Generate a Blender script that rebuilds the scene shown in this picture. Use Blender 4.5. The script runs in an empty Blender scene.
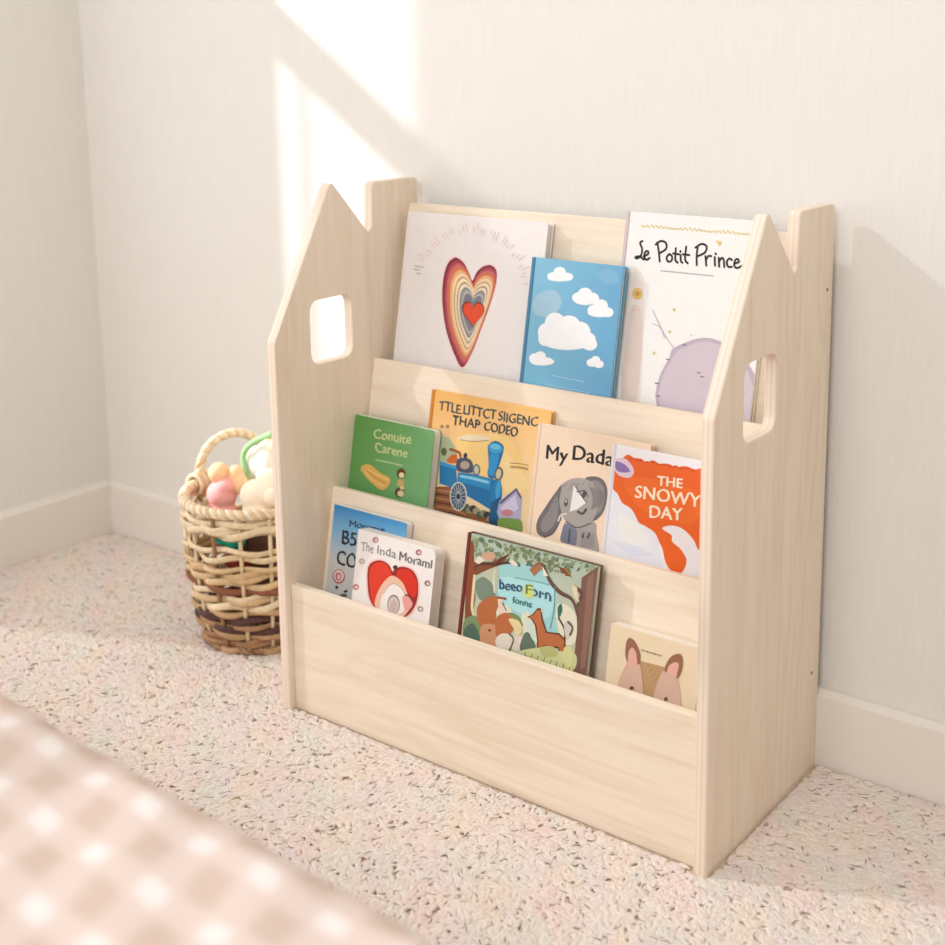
import bpy, bmesh, math, random
import numpy as np
from mathutils import Vector, Matrix, geometry
random.seed(7); rng = np.random.default_rng(7)
sc = bpy.context.scene
col = sc.collection

# ------------------------------------------------------------------ camera
CX, CY, CZ = 1.25769, -1.41347, 0.8765
YAW, PITCH, ROLL, FPX, PPX, PPY = 0.62309, -0.18393, -0.00486, 1293.25, 543.27, 300.16
fw = Vector((-math.sin(YAW)*math.cos(PITCH), math.cos(YAW)*math.cos(PITCH), math.sin(PITCH)))
rt0 = Vector((math.cos(YAW), math.sin(YAW), 0)); up0 = rt0.cross(fw)
rt = rt0*math.cos(ROLL) + up0*math.sin(ROLL); up = -rt0*math.sin(ROLL) + up0*math.cos(ROLL)
EYE = Vector((CX, CY, CZ))
cam = bpy.data.cameras.new('camera'); cam_o = bpy.data.objects.new('camera', cam); col.objects.link(cam_o)
cam.sensor_width = 36; cam.lens = FPX/945*36
cam.shift_x = (472.5-PPX)/945; cam.shift_y = (PPY-472.5)/945
cam.clip_start = .05
m = Matrix((rt, up, -fw)).transposed().to_4x4(); m.translation = EYE; cam_o.matrix_world = m
cam.dof.use_dof = True; cam.dof.focus_distance = 1.56; cam.dof.aperture_fstop = 4.0
sc.camera = cam_o
def ray_to_plane(px, py, P, n):
    d = fw + rt*((px-PPX)/FPX) - up*((py-PPY)/FPX)
    return EYE + d*((P-EYE).dot(n)/d.dot(n))

# ------------------------------------------------------------------ light
w = bpy.data.worlds.new('sky'); sc.world = w; w.use_nodes = True
w.node_tree.nodes['Background'].inputs[0].default_value = (1, .965, .92, 1)
w.node_tree.nodes['Background'].inputs[1].default_value = 0.62
SUN_DIR = Vector((1, .44, -.7)).normalized()
sun = bpy.data.lights.new('sun', 'SUN'); sun.energy = 5.6; sun.angle = math.radians(1.6); sun.color = (.96, .985, 1.04)
sun_o = bpy.data.objects.new('sun', sun); col.objects.link(sun_o)
sun_o.rotation_euler = SUN_DIR.to_track_quat('-Z', 'Y').to_euler(); sun_o.location = (-3, -2, 3)
win = bpy.data.lights.new('added_fill_light', 'AREA'); win.shape = 'RECTANGLE'; win.size = 1.5; win.size_y = 1.2; win.energy = 44; win.color = (.97, .99, 1)
fill_lamp_o = bpy.data.objects.new('added_fill_light', win); col.objects.link(fill_lamp_o); fill_lamp_o.location = (.80, -3.1, 2.25)     # added soft fill light behind the camera, brightens the shelf front
fill_lamp_o.rotation_euler = (Vector((.4, -.2, .2))-fill_lamp_o.location).to_track_quat('-Z', 'Y').to_euler()
sc.view_settings.view_transform = 'Standard'; sc.view_settings.look = 'None'
sc.view_settings.exposure = 0.0; sc.view_settings.gamma = 1.0; sc.view_settings.use_curve_mapping = False

# ------------------------------------------------------------------ helpers
def lin(c):
    return tuple(((x/255)/12.92 if x/255 <= .04045 else ((x/255+.055)/1.055)**2.4) for x in c[:3])
def lin4(c): return (*lin(c), 1)
def new_mat(name, color=(200, 200, 200), rough=.6, spec=.3):
    mt = bpy.data.materials.new(name); mt.use_nodes = True
    b = mt.node_tree.nodes['Principled BSDF']
    b.inputs['Base Color'].default_value = lin4(color); b.inputs['Roughness'].default_value = rough
    b.inputs['Specular IOR Level'].default_value = spec
    return mt
def N(mt, t, **kw):
    n = mt.node_tree.nodes.new(t)
    for k, v in kw.items():
        if k.startswith('i_'): n.inputs[k[2:].replace('_', ' ')].default_value = v
        else: setattr(n, k, v)
    return n
def L(mt, a, b): mt.node_tree.links.new(a, b)
def bsdf(mt): return mt.node_tree.nodes['Principled BSDF']
def ramp(mt, stops):
    r = N(mt, 'ShaderNodeValToRGB'); e = r.color_ramp.elements
    while len(e) < len(stops): e.new(.5)
    for k, (p, c) in enumerate(stops): e[k].position = p; e[k].color = lin4(c)
    return r
def bump(mt, src, strength, dist):
    b = N(mt, 'ShaderNodeBump'); b.inputs['Strength'].default_value = strength; b.inputs['Distance'].default_value = dist
    L(mt, src, b.inputs['Height']); L(mt, b.outputs['Normal'], bsdf(mt).inputs['Normal'])

def link(name, me, mat=None, parent=None):
    o = bpy.data.objects.new(name, me); col.objects.link(o)
    if mat is not None:
        for x in (mat if isinstance(mat, list) else [mat]): me.materials.append(x)
    if parent is not None: o.parent = parent
    return o
def empty(name, loc=(0, 0, 0), rot=(0, 0, 0)):
    o = bpy.data.objects.new(name, None); col.objects.link(o); o.location = loc; o.rotation_euler = rot
    o.empty_display_size = .05
    return o
def tag(o, label=None, cat=None, group=None, kind=None):
    for k, v in (('label', label), ('category', cat), ('group', group), ('kind', kind)):
        if v: o[k] = v
    return o
def bm_obj(name, bm, mat, parent=None, smooth=False):
    me = bpy.data.meshes.new(name); bm.normal_update(); bm.to_mesh(me); bm.free()
    if smooth: me.shade_smooth()
    return link(name, me, mat, parent)
def box(bm, a, b, bev=0):
    """axis box between two corners, with its own small bevel"""
    t = bmesh.new(); bmesh.ops.create_cube(t, size=1)
    for v in t.verts: v.co = Vector([(a[k]+b[k])/2 + v.co[k]*(b[k]-a[k]) for k in range(3)])
    if bev: bmesh.ops.bevel(t, geom=t.edges[:], offset=bev, segments=2, affect='EDGES', profile=.7)
    merge(bm, t)
def merge(bm, t):
    me = bpy.data.meshes.new('tmp'); t.to_mesh(me); t.free(); bm.from_mesh(me); bpy.data.meshes.remove(me)
def pyobj(name, V, F, mat, parent=None, smooth=True, cols=None):
    me = bpy.data.meshes.new(name); me.from_pydata([tuple(v) for v in V], [], F); me.update()
    if cols is not None:
        at = me.color_attributes.new('Col', 'FLOAT_COLOR', 'POINT')
        at.data.foreach_set('color', np.asarray(cols, dtype=np.float32).ravel())
    if smooth: me.shade_smooth()
    return link(name, me, mat, parent)
class Sweep:
    """collects tubes with elliptical sections into one mesh; a colour per tube"""
    def __init__(s): s.V = []; s.F = []; s.C = []
    def tube(s, pts, ra, rb=None, color=(200, 200, 200), sides=8, closed=False, up=None, taper=None):
        rb = rb or ra; P = np.asarray(pts, float); n = len(P); base = len(s.V)
        T = np.roll(P, -1, 0)-np.roll(P, 1, 0) if closed else np.gradient(P, axis=0)
        T /= np.linalg.norm(T, axis=1)[:, None]+1e-12
        prev = None
        for k in range(n):
            if up is not None: A = np.asarray(up[k], float)
            elif prev is None: A = np.array([0, 0, 1.]) if abs(T[k][2]) < .9 else np.array([1., 0, 0])
            else: A = prev
            A = A-T[k]*(A@T[k]); A /= np.linalg.norm(A)+1e-12; prev = A; B = np.cross(T[k], A)
            q = taper[k] if taper is not None else 1
            for j in range(sides):
                th = 2*math.pi*j/sides
                s.V.append(P[k]+A*ra*q*math.cos(th)+B*rb*q*math.sin(th)); s.C.append((*lin(color), 1))
        for k in range(n if closed else n-1):
            k2 = (k+1) % n
            for j in range(sides):
                j2 = (j+1) % sides
                s.F.append((base+k*sides+j, base+k*sides+j2, base+k2*sides+j2, base+k2*sides+j))
        if not closed:
            s.F.append(tuple(base+j for j in range(sides))[::-1]); s.F.append(tuple(base+(n-1)*sides+j for j in range(sides)))
    def build(s, name, mat, parent=None): return pyobj(name, s.V, s.F, mat, parent, True, s.C)
def spline(pts, n=8, closed=False):
    """Catmull-Rom through points"""
    P = [Vector(p) for p in pts]; out = []; m_ = len(P)
    for k in range(m_ if closed else m_-1):
        if closed: a, b, c, d = P[(k-1) % m_], P[k], P[(k+1) % m_], P[(k+2) % m_]
        else: a, b, c, d = P[max(k-1, 0)], P[k], P[k+1], P[min(k+2, m_-1)]
        for j in range(n):
            t = j/n
            out.append(.5*((2*b)+(c-a)*t+(2*a-5*b+4*c-d)*t*t+(3*b-a-3*c+d)*t**3))
    if not closed: out.append(P[-1])
    return out

# ------------------------------------------------------------------ materials
def wall_material(name, base, base2):
    mt = new_mat(name, base, .85, .1)
    tc = N(mt, 'ShaderNodeTexCoord'); mp = N(mt, 'ShaderNodeMapping'); mp.inputs['Scale'].default_value = (260, 260, 14)
    L(mt, tc.outputs['Object'], mp.inputs[0])
    n1 = N(mt, 'ShaderNodeTexNoise', i_Scale=1.0, i_Detail=3.0); L(mt, mp.outputs[0], n1.inputs['Vector'])
    r = ramp(mt, [(.3, base2), (.7, base)]); L(mt, n1.outputs['Fac'], r.inputs[0]); L(mt, r.outputs[0], bsdf(mt).inputs['Base Color'])
    n2 = N(mt, 'ShaderNodeTexNoise', i_Scale=500.0, i_Detail=2.0); L(mt, tc.outputs['Object'], n2.inputs['Vector'])
    ad = N(mt, 'ShaderNodeMath', operation='ADD'); L(mt, n1.outputs['Fac'], ad.inputs[0]); L(mt, n2.outputs['Fac'], ad.inputs[1])
    bump(mt, ad.outputs[0], .25, .0006)
    return mt
M_wall = wall_material('linen_wallpaper', (233, 229, 223), (229, 225, 218))
M_trim = new_mat('painted_baseboard', (234, 227, 218), .5, .3)

def wood_material(name, axis, c_dark, c_mid, c_light):
    """pale birch plywood, the grain running along one axis, cathedral figure from a distorted wave"""
    mt = new_mat(name, c_mid, .5, .25)
    tc = N(mt, 'ShaderNodeTexCoord'); mp = N(mt, 'ShaderNodeMapping')
    s = [1, 1, 1]; s[axis] = .16
    mp.inputs['Scale'].default_value = s; L(mt, tc.outputs['Object'], mp.inputs[0])
    nz = N(mt, 'ShaderNodeTexNoise', i_Scale=7.0, i_Detail=3.0, i_Distortion=.6); L(mt, mp.outputs[0], nz.inputs['Vector'])
    mu = N(mt, 'ShaderNodeMath', operation='MULTIPLY'); mu.inputs[1].default_value = 44.0; L(mt, nz.outputs['Fac'], mu.inputs[0])
    si = N(mt, 'ShaderNodeMath', operation='SINE'); L(mt, mu.outputs[0], si.inputs[0])
    sn = N(mt, 'ShaderNodeMath', operation='MULTIPLY_ADD'); sn.inputs[1].default_value = .5; sn.inputs[2].default_value = .5
    L(mt, si.outputs[0], sn.inputs[0])
    pw = N(mt, 'ShaderNodeMath', operation='POWER'); pw.inputs[1].default_value = .45; L(mt, sn.outputs[0], pw.inputs[0]); sn = pw
    fine = N(mt, 'ShaderNodeTexNoise', i_Scale=150.0, i_Detail=5.0); mp2 = N(mt, 'ShaderNodeMapping')
    s2 = [1, 1, 1]; s2[axis] = .05; mp2.inputs['Scale'].default_value = s2
    L(mt, tc.outputs['Object'], mp2.inputs[0]); L(mt, mp2.outputs[0], fine.inputs['Vector'])
    mx = N(mt, 'ShaderNodeMath', operation='MULTIPLY_ADD'); mx.inputs[1].default_value = .20
    L(mt, sn.outputs[0], mx.inputs[0])
    m3 = N(mt, 'ShaderNodeMath', operation='MULTIPLY'); m3.inputs[1].default_value = .70; L(mt, fine.outputs['Fac'], m3.inputs[0])
    L(mt, m3.outputs[0], mx.inputs[2])
    r = ramp(mt, [(.2, c_dark), (.5, c_mid), (.8, c_light)]); L(mt, mx.outputs[0], r.inputs[0])
    L(mt, r.outputs[0], bsdf(mt).inputs['Base Color'])
    bump(mt, fine.outputs['Fac'], .15, .0004)
    return mt
WD, WM, WL = (230, 210, 186), (239, 223, 202), (245, 232, 214)
M_wood_x = wood_material('birch_ply_long_grain', 0, WD, WM, WL)
M_wood_z = wood_material('birch_ply_upright_grain', 2, WD, WM, WL)
def ply_edge_material():
    mt = new_mat('plywood_edge', (240, 222, 204), .6, .2)
    tc = N(mt, 'ShaderNodeTexCoord'); sx = N(mt, 'ShaderNodeSeparateXYZ'); L(mt, tc.outputs['Object'], sx.inputs[0])
    nz = N(mt, 'ShaderNodeTexNoise', i_Scale=30.0); L(mt, tc.outputs['Object'], nz.inputs['Vector'])
    m1 = N(mt, 'ShaderNodeMath', operation='MULTIPLY_ADD'); m1.inputs[1].default_value = 2*math.pi/.0059; L(mt, sx.outputs[0], m1.inputs[0]); L(mt, nz.outputs['Fac'], m1.inputs[2])
    s = N(mt, 'ShaderNodeMath', operation='SINE'); L(mt, m1.outputs[0], s.inputs[0])
    a = N(mt, 'ShaderNodeMath', operation='MULTIPLY_ADD'); a.inputs[1].default_value = .5; a.inputs[2].default_value = .5; L(mt, s.outputs[0], a.inputs[0])
    r = ramp(mt, [(.15, (234, 212, 192)), (.6, (242, 225, 208))]); L(mt, a.outputs[0], r.inputs[0]); L(mt, r.outputs[0], bsdf(mt).inputs['Base Color'])
    return mt
M_edge = ply_edge_material()

def attr_material(name, rough, spec, noise=None):
    mt = new_mat(name, (255, 255, 255), rough, spec)
    a = N(mt, 'ShaderNodeAttribute', attribute_name='Col')
    if noise:
        tc = N(mt, 'ShaderNodeTexCoord'); nz = N(mt, 'ShaderNodeTexNoise', i_Scale=noise[0], i_Detail=4.0); L(mt, tc.outputs['Object'], nz.inputs['Vector'])
        mr = N(mt, 'ShaderNodeMapRange'); mr.inputs['To Min'].default_value = 1-noise[1]; mr.inputs['To Max'].default_value = 1+noise[1]*.6
        L(mt, nz.outputs['Fac'], mr.inputs['Value'])
        v = N(mt, 'ShaderNodeVectorMath', operation='SCALE'); L(mt, a.outputs['Color'], v.inputs[0]); L(mt, mr.outputs[0], v.inputs['Scale'])
        L(mt, v.outputs[0], bsdf(mt).inputs['Base Color'])
    else: L(mt, a.outputs['Color'], bsdf(mt).inputs['Base Color'])
    return mt
M_print = attr_material('printed_cover', .34, .4, (60, .05))
M_reed = attr_material('woven_reed', .6, .25, (140, .35))
M_yarn = attr_material('carpet_yarn', .95, .05)
def pages_material():
    mt = new_mat('paper_pages', (240, 232, 220), .8, .1)
    tc = N(mt, 'ShaderNodeTexCoord'); wv = N(mt, 'ShaderNodeTexWave', i_Scale=260.0, i_Distortion=1.0); wv.bands_direction = 'Y'
    L(mt, tc.outputs['Object'], wv.inputs['Vector'])
    r = ramp(mt, [(0, (218, 207, 192)), (.6, (243, 236, 226))]); L(mt, wv.outputs['Color'], r.inputs[0]); L(mt, r.outputs[0], bsdf(mt).inputs['Base Color'])
    return mt
M_pages = pages_material()

# ------------------------------------------------------------------ room
WALL_X, WALL_Y = -.779, .015
bm = bmesh.new(); box(bm, (-1.4, WALL_Y, -.05), (3.2, WALL_Y+.1, 2.6))
tag(bm_obj('wall_back', bm, M_wall), kind='structure')
WY0, WY1, WZ0, WZ1 = -.207, -2.4, .03, 2.3
bm = bmesh.new()
box(bm, (WALL_X-.1, WY0, -.05), (WALL_X, WALL_Y, 2.6)); box(bm, (WALL_X-.1, -3.2, -.05), (WALL_X, WY1, 2.6))
box(bm, (WALL_X-.1, WY1, -.05), (WALL_X, WY0, WZ0)); box(bm, (WALL_X-.1, -.465, -.05), (WALL_X, WY0, .50)); box(bm, (WALL_X-.1, WY1, WZ1), (WALL_X, WY0, 2.6))
tag(bm_obj('wall_left', bm, M_wall), kind='structure')
def floor_material():
    mt = new_mat('carpet_backing', (205, 182, 160), .95, .05)
    tc = N(mt, 'ShaderNodeTexCoord'); nz = N(mt, 'ShaderNodeTexNoise', i_Scale=220.0, i_Detail=3.0); L(mt, tc.outputs['Object'], nz.inputs['Vector'])
    r = ramp(mt, [(.3, (196, 172, 152)), (.7, (218, 196, 178))]); L(mt, nz.outputs['Fac'], r.inputs[0]); L(mt, r.outputs[0], bsdf(mt).inputs['Base Color'])
    return mt
bm = bmesh.new(); box(bm, (-1.4, -3.2, -.06), (3.2, WALL_Y+.1, 0))
tag(bm_obj('floor', bm, floor_material()), kind='structure')
def baseboard(name, axis, a, b, wall, h=.102, t=.0145):
    prof = [(0, 0), (t, 0), (t, h-.008), (t*.72, h-.005), (t*.58, h), (0, h)]
    V = []; F = []
    for e in (a, b):
        for d, z in prof: V.append((e, wall-d, z) if axis == 0 else (wall+d, e, z))
    n = len(prof)
    for k in range(n): F.append((k, (k+1) % n, n+(k+1) % n, n+k))
    F.append(tuple(range(n))); F.append(tuple(range(n, 2*n)))
    tag(pyobj(name, V, F, M_trim, None, False), kind='structure')
baseboard('baseboard_back', 0, WALL_X, 3.2, WALL_Y)
baseboard('baseboard_left', 1, -3.2, WALL_Y-.0145, WALL_X)
# window in the left wall, outside the frame: it shapes the patch of sun on the back wall
bm = bmesh.new(); fx0, fx1 = WALL_X-.075, WALL_X-.02
box(bm, (fx0, WY1, 1.28), (fx1, WY0, 1.335), .003); box(bm, (fx1-.02, -.2445, .50), (fx1, -.2405, 1.282))
box(bm, (fx0, WY1, WZ0), (fx1, -.466, WZ0+.05), .003); box(bm, (fx0, WY1, WZ1-.05), (fx1, WY0, WZ1), .003)
box(bm, (fx0, -1.33, WZ0+.05), (fx1, -1.27, WZ1-.05), .003); box(bm, (fx0, WY1, WZ0+.05), (fx1, WY1+.05, WZ1-.05), .003)
tag(bm_obj('window_1', bm, M_trim), kind='structure')
mt = bpy.data.materials.new('sheer_curtain'); mt.use_nodes = True; nt = mt.node_tree; nt.nodes.clear()
o_ = nt.nodes.new('ShaderNodeOutputMaterial'); mx = nt.nodes.new('ShaderNodeMixShader'); tr = nt.nodes.new('ShaderNodeBsdfTransparent'); tl = nt.nodes.new('ShaderNodeBsdfTranslucent')
tl.inputs[0].default_value = (.85, .83, .8, 1); tr.inputs[0].default_value = (1, .99, .97, 1); mx.inputs[0].default_value = .82
nt.links.new(tr.outputs[0], mx.inputs[1]); nt.links.new(tl.outputs[0], mx.inputs[2]); nt.links.new(mx.outputs[0], o_.inputs[0])
V = []; F = []; ny = 260; zs = [.02, .5, .85, .92, .98, 1.04, 1.1, 1.5, 2.45]
for k in range(ny+1):
    for z in zs:
        e = -.318-.105*min(1, max(0, (1.08-z)/.16)); y = e-(2.42+e)*k/ny
        V.append((WALL_X+.03+.012*math.sin(y*46)+.005*math.sin(y*101), y, z))
nz_ = len(zs)
for k in range(ny):
    for j in range(nz_-1): a = k*nz_+j; F.append((a, a+nz_, a+nz_+1, a+1))
cur = pyobj('sheer_curtain', V, F, mt, None, True)
tag(cur, 'sheer white curtain drawn over the left wall window', 'curtain')

# ------------------------------------------------------------------ carpet pile
def carpet():
    n1 = 84000; n2 = 3000; n0 = n1+n2                               # yarn tufts, then thin dark marks that paint in the shaded gaps
    x = rng.uniform(-.77, 1.45, n0); y = rng.uniform(-.86, -.001, n0)
    keep = ~(((x > -.0005) & (x < .663) & (y > -.279)) | ((x > -.0005) & (x < .020) & (y > -.2875)) | ((x > .642) & (x < .663) & (y > -.2875))) & (np.hypot(x+.205, y+.13) > .094)
    gap_shade = np.arange(n0) >= n1
    x, y, gap_shade = x[keep], y[keep], gap_shade[keep]; n = len(x)
    fl = np.sin(x*9+np.sin(y*7)*2)*.5+np.sin(y*11-x*5)*.5          # the pile lies in drifts
    ang = rng.normal(0, .8, n)+fl*.9+.15
    ln = np.where(gap_shade, rng.uniform(.006, .013, n), rng.uniform(.012, .022, n)); cv = rng.normal(0, 1.1, n)
    r = np.where(gap_shade, rng.uniform(.00035, .0006, n), rng.uniform(.0024, .0038, n))
    h = np.where(gap_shade, .0029, rng.uniform(.0006, .0014, n)); arch = np.where(gap_shade, .0004, rng.uniform(.0002, .0009, n))
    S, K = 5, 6
    t = np.linspace(-.5, .5, S)
    th = ang[:, None]+cv[:, None]*t[None]
    px = x[:, None]+ln[:, None]*t*np.cos(ang)[:, None]-np.sin(ang)[:, None]*cv[:, None]*ln[:, None]*(t**2)*.9
    py = y[:, None]+ln[:, None]*t*np.sin(ang)[:, None]+np.cos(ang)[:, None]*cv[:, None]*ln[:, None]*(t**2)*.9
    py = np.minimum(py, -.003); px = np.maximum(px, WALL_X+.017)
    inside = (px > -.002) & (px < .6645) & (py > -.279)
    py = np.where(inside & (y < -.279)[:, None], -.2805, py); px = np.where(inside & (x >= .663)[:, None], .665, px); px = np.where(inside & (x <= -.0005)[:, None], -.0025, px)
    pz = h[:, None]+arch[:, None]*(1-(2*t[None])**2)
    prof = np.array([.4, .92, 1.05, .92, .4])
    a = np.linspace(0, 2*math.pi, K, endpoint=False)
    rr = (r[:, None]*prof[None])[:, :, None]
    vx = px[:, :, None]-np.sin(th)[:, :, None]*rr*np.cos(a); vy = py[:, :, None]+np.cos(th)[:, :, None]*rr*np.cos(a)
    vz = np.maximum(pz[:, :, None]+rr*.48*np.sin(a), .0001)
    V = np.stack([vx, vy, vz], -1).reshape(-1, 3)
    base = np.arange(n)[:, None, None]*S*K+np.arange(S-1)[None, :, None]*K
    j = np.arange(K)[None, None, :]; j2 = (j+1) % K
    Fq = np.stack([base+j, base+j2, base+K+j2, base+K+j], -1).reshape(-1, 4)
    me = bpy.data.meshes.new('carpet_pile')
    me.vertices.add(len(V)); me.vertices.foreach_set('co', V.astype(np.float32).ravel())
    me.loops.add(Fq.size); me.loops.foreach_set('vertex_index', Fq.astype(np.int32).ravel())
    me.polygons.add(len(Fq)); me.polygons.foreach_set('loop_start', np.arange(0, Fq.size, 4, dtype=np.int32))
    me.polygons.foreach_set('loop_total', np.full(len(Fq), 4, dtype=np.int32))
    me.update(); me.validate()
    pal = np.array([lin(c) for c in [(231, 219, 208), (229, 215, 204), (233, 223, 213), (225, 209, 198), (229, 215, 209), (223, 210, 201)]])
    ci = pal[rng.choice(len(pal), n, p=[.22, .2, .2, .14, .14, .1])]
    tint = np.array([lin(c) for c in [(240, 206, 200), (216, 220, 206), (238, 216, 190), (226, 212, 216)]])   # pastel dyes that come in patches
    wt = np.stack([np.sin(x*f+p)*np.sin(y*g+q)+.5*np.sin(x*2.3*f+y*g*1.7+q) for f, g, p, q in ((31, 37, .3, 1.2), (27, 43, 2.1, .4), (35, 29, 4.0, 2.2), (23, 33, 5.1, 3.9))], 1)
    k = wt.argmax(1); am = np.clip(wt.max(1)*.45, 0, .5)*rng.uniform(.2, 1, n)
    ci = ci*(1-am[:, None])+tint[k]*am[:, None]
    ci[gap_shade] = np.array([lin(c) for c in [(150, 122, 104), (172, 140, 120), (134, 112, 100), (176, 148, 134), (140, 134, 116)]])[rng.integers(0, 5, gap_shade.sum())]
    c4 = np.concatenate([ci, np.ones((n, 1))], 1).repeat(S*K, 0)
    at = me.color_attributes.new('Col', 'FLOAT_COLOR', 'POINT'); at.data.foreach_set('color', c4.astype(np.float32).ravel())
    me.shade_smooth()
    tag(link('carpet_pile', me, M_yarn), 'thick beige carpet pile with painted gap shade covering the floor', 'carpet', kind='stuff')
carpet()

# ------------------------------------------------------------------ bookshelf
W, T, D = .66, .0150, .2843
XI0, XI1 = .0177, .645
shelf = empty('bookshelf', (0, 0, 0))
tag(shelf, 'pale birch plywood front facing bookshelf with house shaped sides against the wall', 'bookshelf')
def round_poly(pts, radii, seg=6):
    out = []; n = len(pts)
    for k in range(n):
        p = Vector(pts[k]); a = Vector(pts[k-1]); b = Vector(pts[(k+1) % n]); r = radii[k]
        if r == 0: out.append(p); continue
        da = (a-p).normalized(); db = (b-p).normalized(); ang = da.angle(db); dist = min(r/math.tan(ang/2), .45*min((a-p).length, (b-p).length))
        p0 = p+da*dist; p1 = p+db*dist
        for j in range(seg+1):
            t = j/seg; out.append(p0*(1-t)**2+p*2*t*(1-t)+p1*t*t)
    return out
def side_panel(x0):
    cu = bpy.data.curves.new('side', 'CURVE'); cu.dimensions = '2D'; cu.fill_mode = 'BOTH'
    outer = round_poly([(-D, 0), (-D, .516), (-.1740, .7170), (-.1045, .640), (-.0955, .648), (-.093, .7095), (0, .7095), (0, 0)],
                       [.001, .012, .006, .004, .004, .007, .007, .001])
    hole = round_poly([(-.222, .472), (-.222, .5625), (-.1405, .5625), (-.1405, .472)], [.02]*4, 8)
    for pl in (outer, hole):
        s = cu.splines.new('POLY'); s.points.add(len(pl)-1); s.use_cyclic_u = True
        for q, p in zip(s.points, pl): q.co = (p[0], p[1], 0, 1)
    cu.extrude = T/2-.0012; cu.bevel_depth = .0012; cu.bevel_resolution = 2
    ob = bpy.data.objects.new('tmp', cu); col.objects.link(ob)
    dg = bpy.context.evaluated_depsgraph_get(); me = bpy.data.meshes.new_from_object(ob.evaluated_get(dg))
    bpy.data.objects.remove(ob)
    for v in me.vertices: y, z, d = v.co; v.co = (x0+T/2+d, y, z)
    me.name = 'side_panel'; me.update()
    o = link('side_panel', me, None, shelf); me.materials.clear(); me.materials.append(M_wood_z); me.materials.append(M_edge)
    for p in me.polygons: p.material_index = 0 if abs(p.normal.x) > .8 else 1
    return o
side_panel(XI0-T); side_panel(W-T)
TILT = math.atan2(.187, .982); SLV = Vector((0, math.sin(TILT), math.cos(TILT))); NV = Vector((0, -SLV.z, SLV.y))
TOPS = {1: (-.191, .297), 2: (-.101, .462), 3: (-.018, .6755)}
FLOORS = {1: .12, 2: .245, 3: .415}
PT = .011
def slanted(name, top, z_low):
    y, z = top; P = Vector((0, y, z)); ln = (z-z_low)/SLV.z
    bm = bmesh.new(); box(bm, (XI0+.0002, 0, -ln), (XI1-.0002, PT, 0), .0016)
    R = Matrix.Translation(P) @ Matrix.Rotation(-TILT, 4, 'X'); bm.transform(R)
    return bm_obj(name, bm, M_wood_x, shelf)
slanted('tier_panel', TOPS[1], FLOORS[1]-.012); slanted('tier_panel', TOPS[2], FLOORS[2]-.012); slanted('back_panel', TOPS[3], FLOORS[3]-.012)
bm = bmesh.new(); box(bm, (XI0+.0002, -.2755, .001), (XI1-.0002, -.2755+.012, .1805), .0018)
bm_obj('front_panel', bm, M_wood_x, shelf)
def plane_y(tier, z): y0, z0 = TOPS[tier]; return y0+(z-z0)*math.tan(TILT)
for tier, yf in ((1, -.2635), (2, None), (3, None)):
    z = FLOORS[tier]; a = yf if yf else plane_y(tier-1, z)+PT+.002; b = plane_y(tier, z)-.001
    bm = bmesh.new(); box(bm, (XI0+.0002, a, z-.009), (XI1-.0002, b, z), .0008)
    bm_obj('shelf_board', bm, M_wood_x, shelf)
M_screw = new_mat('screw_head', (150, 110, 78), .4, .5)
for y, z in ((-.020, .133), (-.014, .611)):
    bm = bmesh.new(); bmesh.ops.create_cone(bm, cap_ends=True, segments=14, radius1=.0022, radius2=.0018, depth=.0008)
    bm.transform(Matrix.Translation((W+.0004, y, z)) @ Matrix.Rotation(math.pi/2, 4, 'Y')); bm_obj('screw', bm, M_screw, shelf)

# ------------------------------------------------------------------ books
def rrect(x0, x1, z0, z1, radii, seg=6):
    """counter-clockwise outline, radii for bottom-left, bottom-right, top-right, top-left"""
    return round_poly([(x0, z0), (x1, z0), (x1, z1), (x0, z1)], radii, seg)
def slab(bm, outline, y0, y1, bev=.0004):
    """a board lying between two depths of the book, its outline in the cover plane"""
    t = bmesh.new(); vs = [t.verts.new((p[0], y0, p[1])) for p in outline]; f = t.faces.new(vs)
    r = bmesh.ops.extrude_face_region(t, geom=[f]); bmesh.ops.translate(t, verts=[v for v in r['geom'] if isinstance(v, bmesh.types.BMVert)], vec=(0, y1-y0, 0))
    bmesh.ops.recalc_face_normals(t, faces=t.faces[:])
    if bev:
        es = [e for e in t.edges if abs(e.verts[0].co.y-e.verts[1].co.y) < 1e-7]
        bmesh.ops.bevel(t, geom=es, offset=bev, segments=1, affect='EDGES')
    merge(bm, t)
def clip(poly, rect):
    x0, x1, z0, z1 = rect
    for ax, s, lim in ((0, 1, x0), (0, -1, x1), (1, 1, z0), (1, -1, z1)):
        out = []
        for k in range(len(poly)):
            a, b = poly[k-1], poly[k]; da, db = s*(a[0][ax]-lim), s*(b[0][ax]-lim)
            if (da < 0) != (db < 0):
                t = da/(da-db); out.append((a[0].lerp(b[0], t), tuple(u+(v-u)*t for u, v in zip(a[1], b[1]))))
            if db >= 0: out.append(b)
        poly = out
        if len(poly) < 3: return []
    return poly
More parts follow.
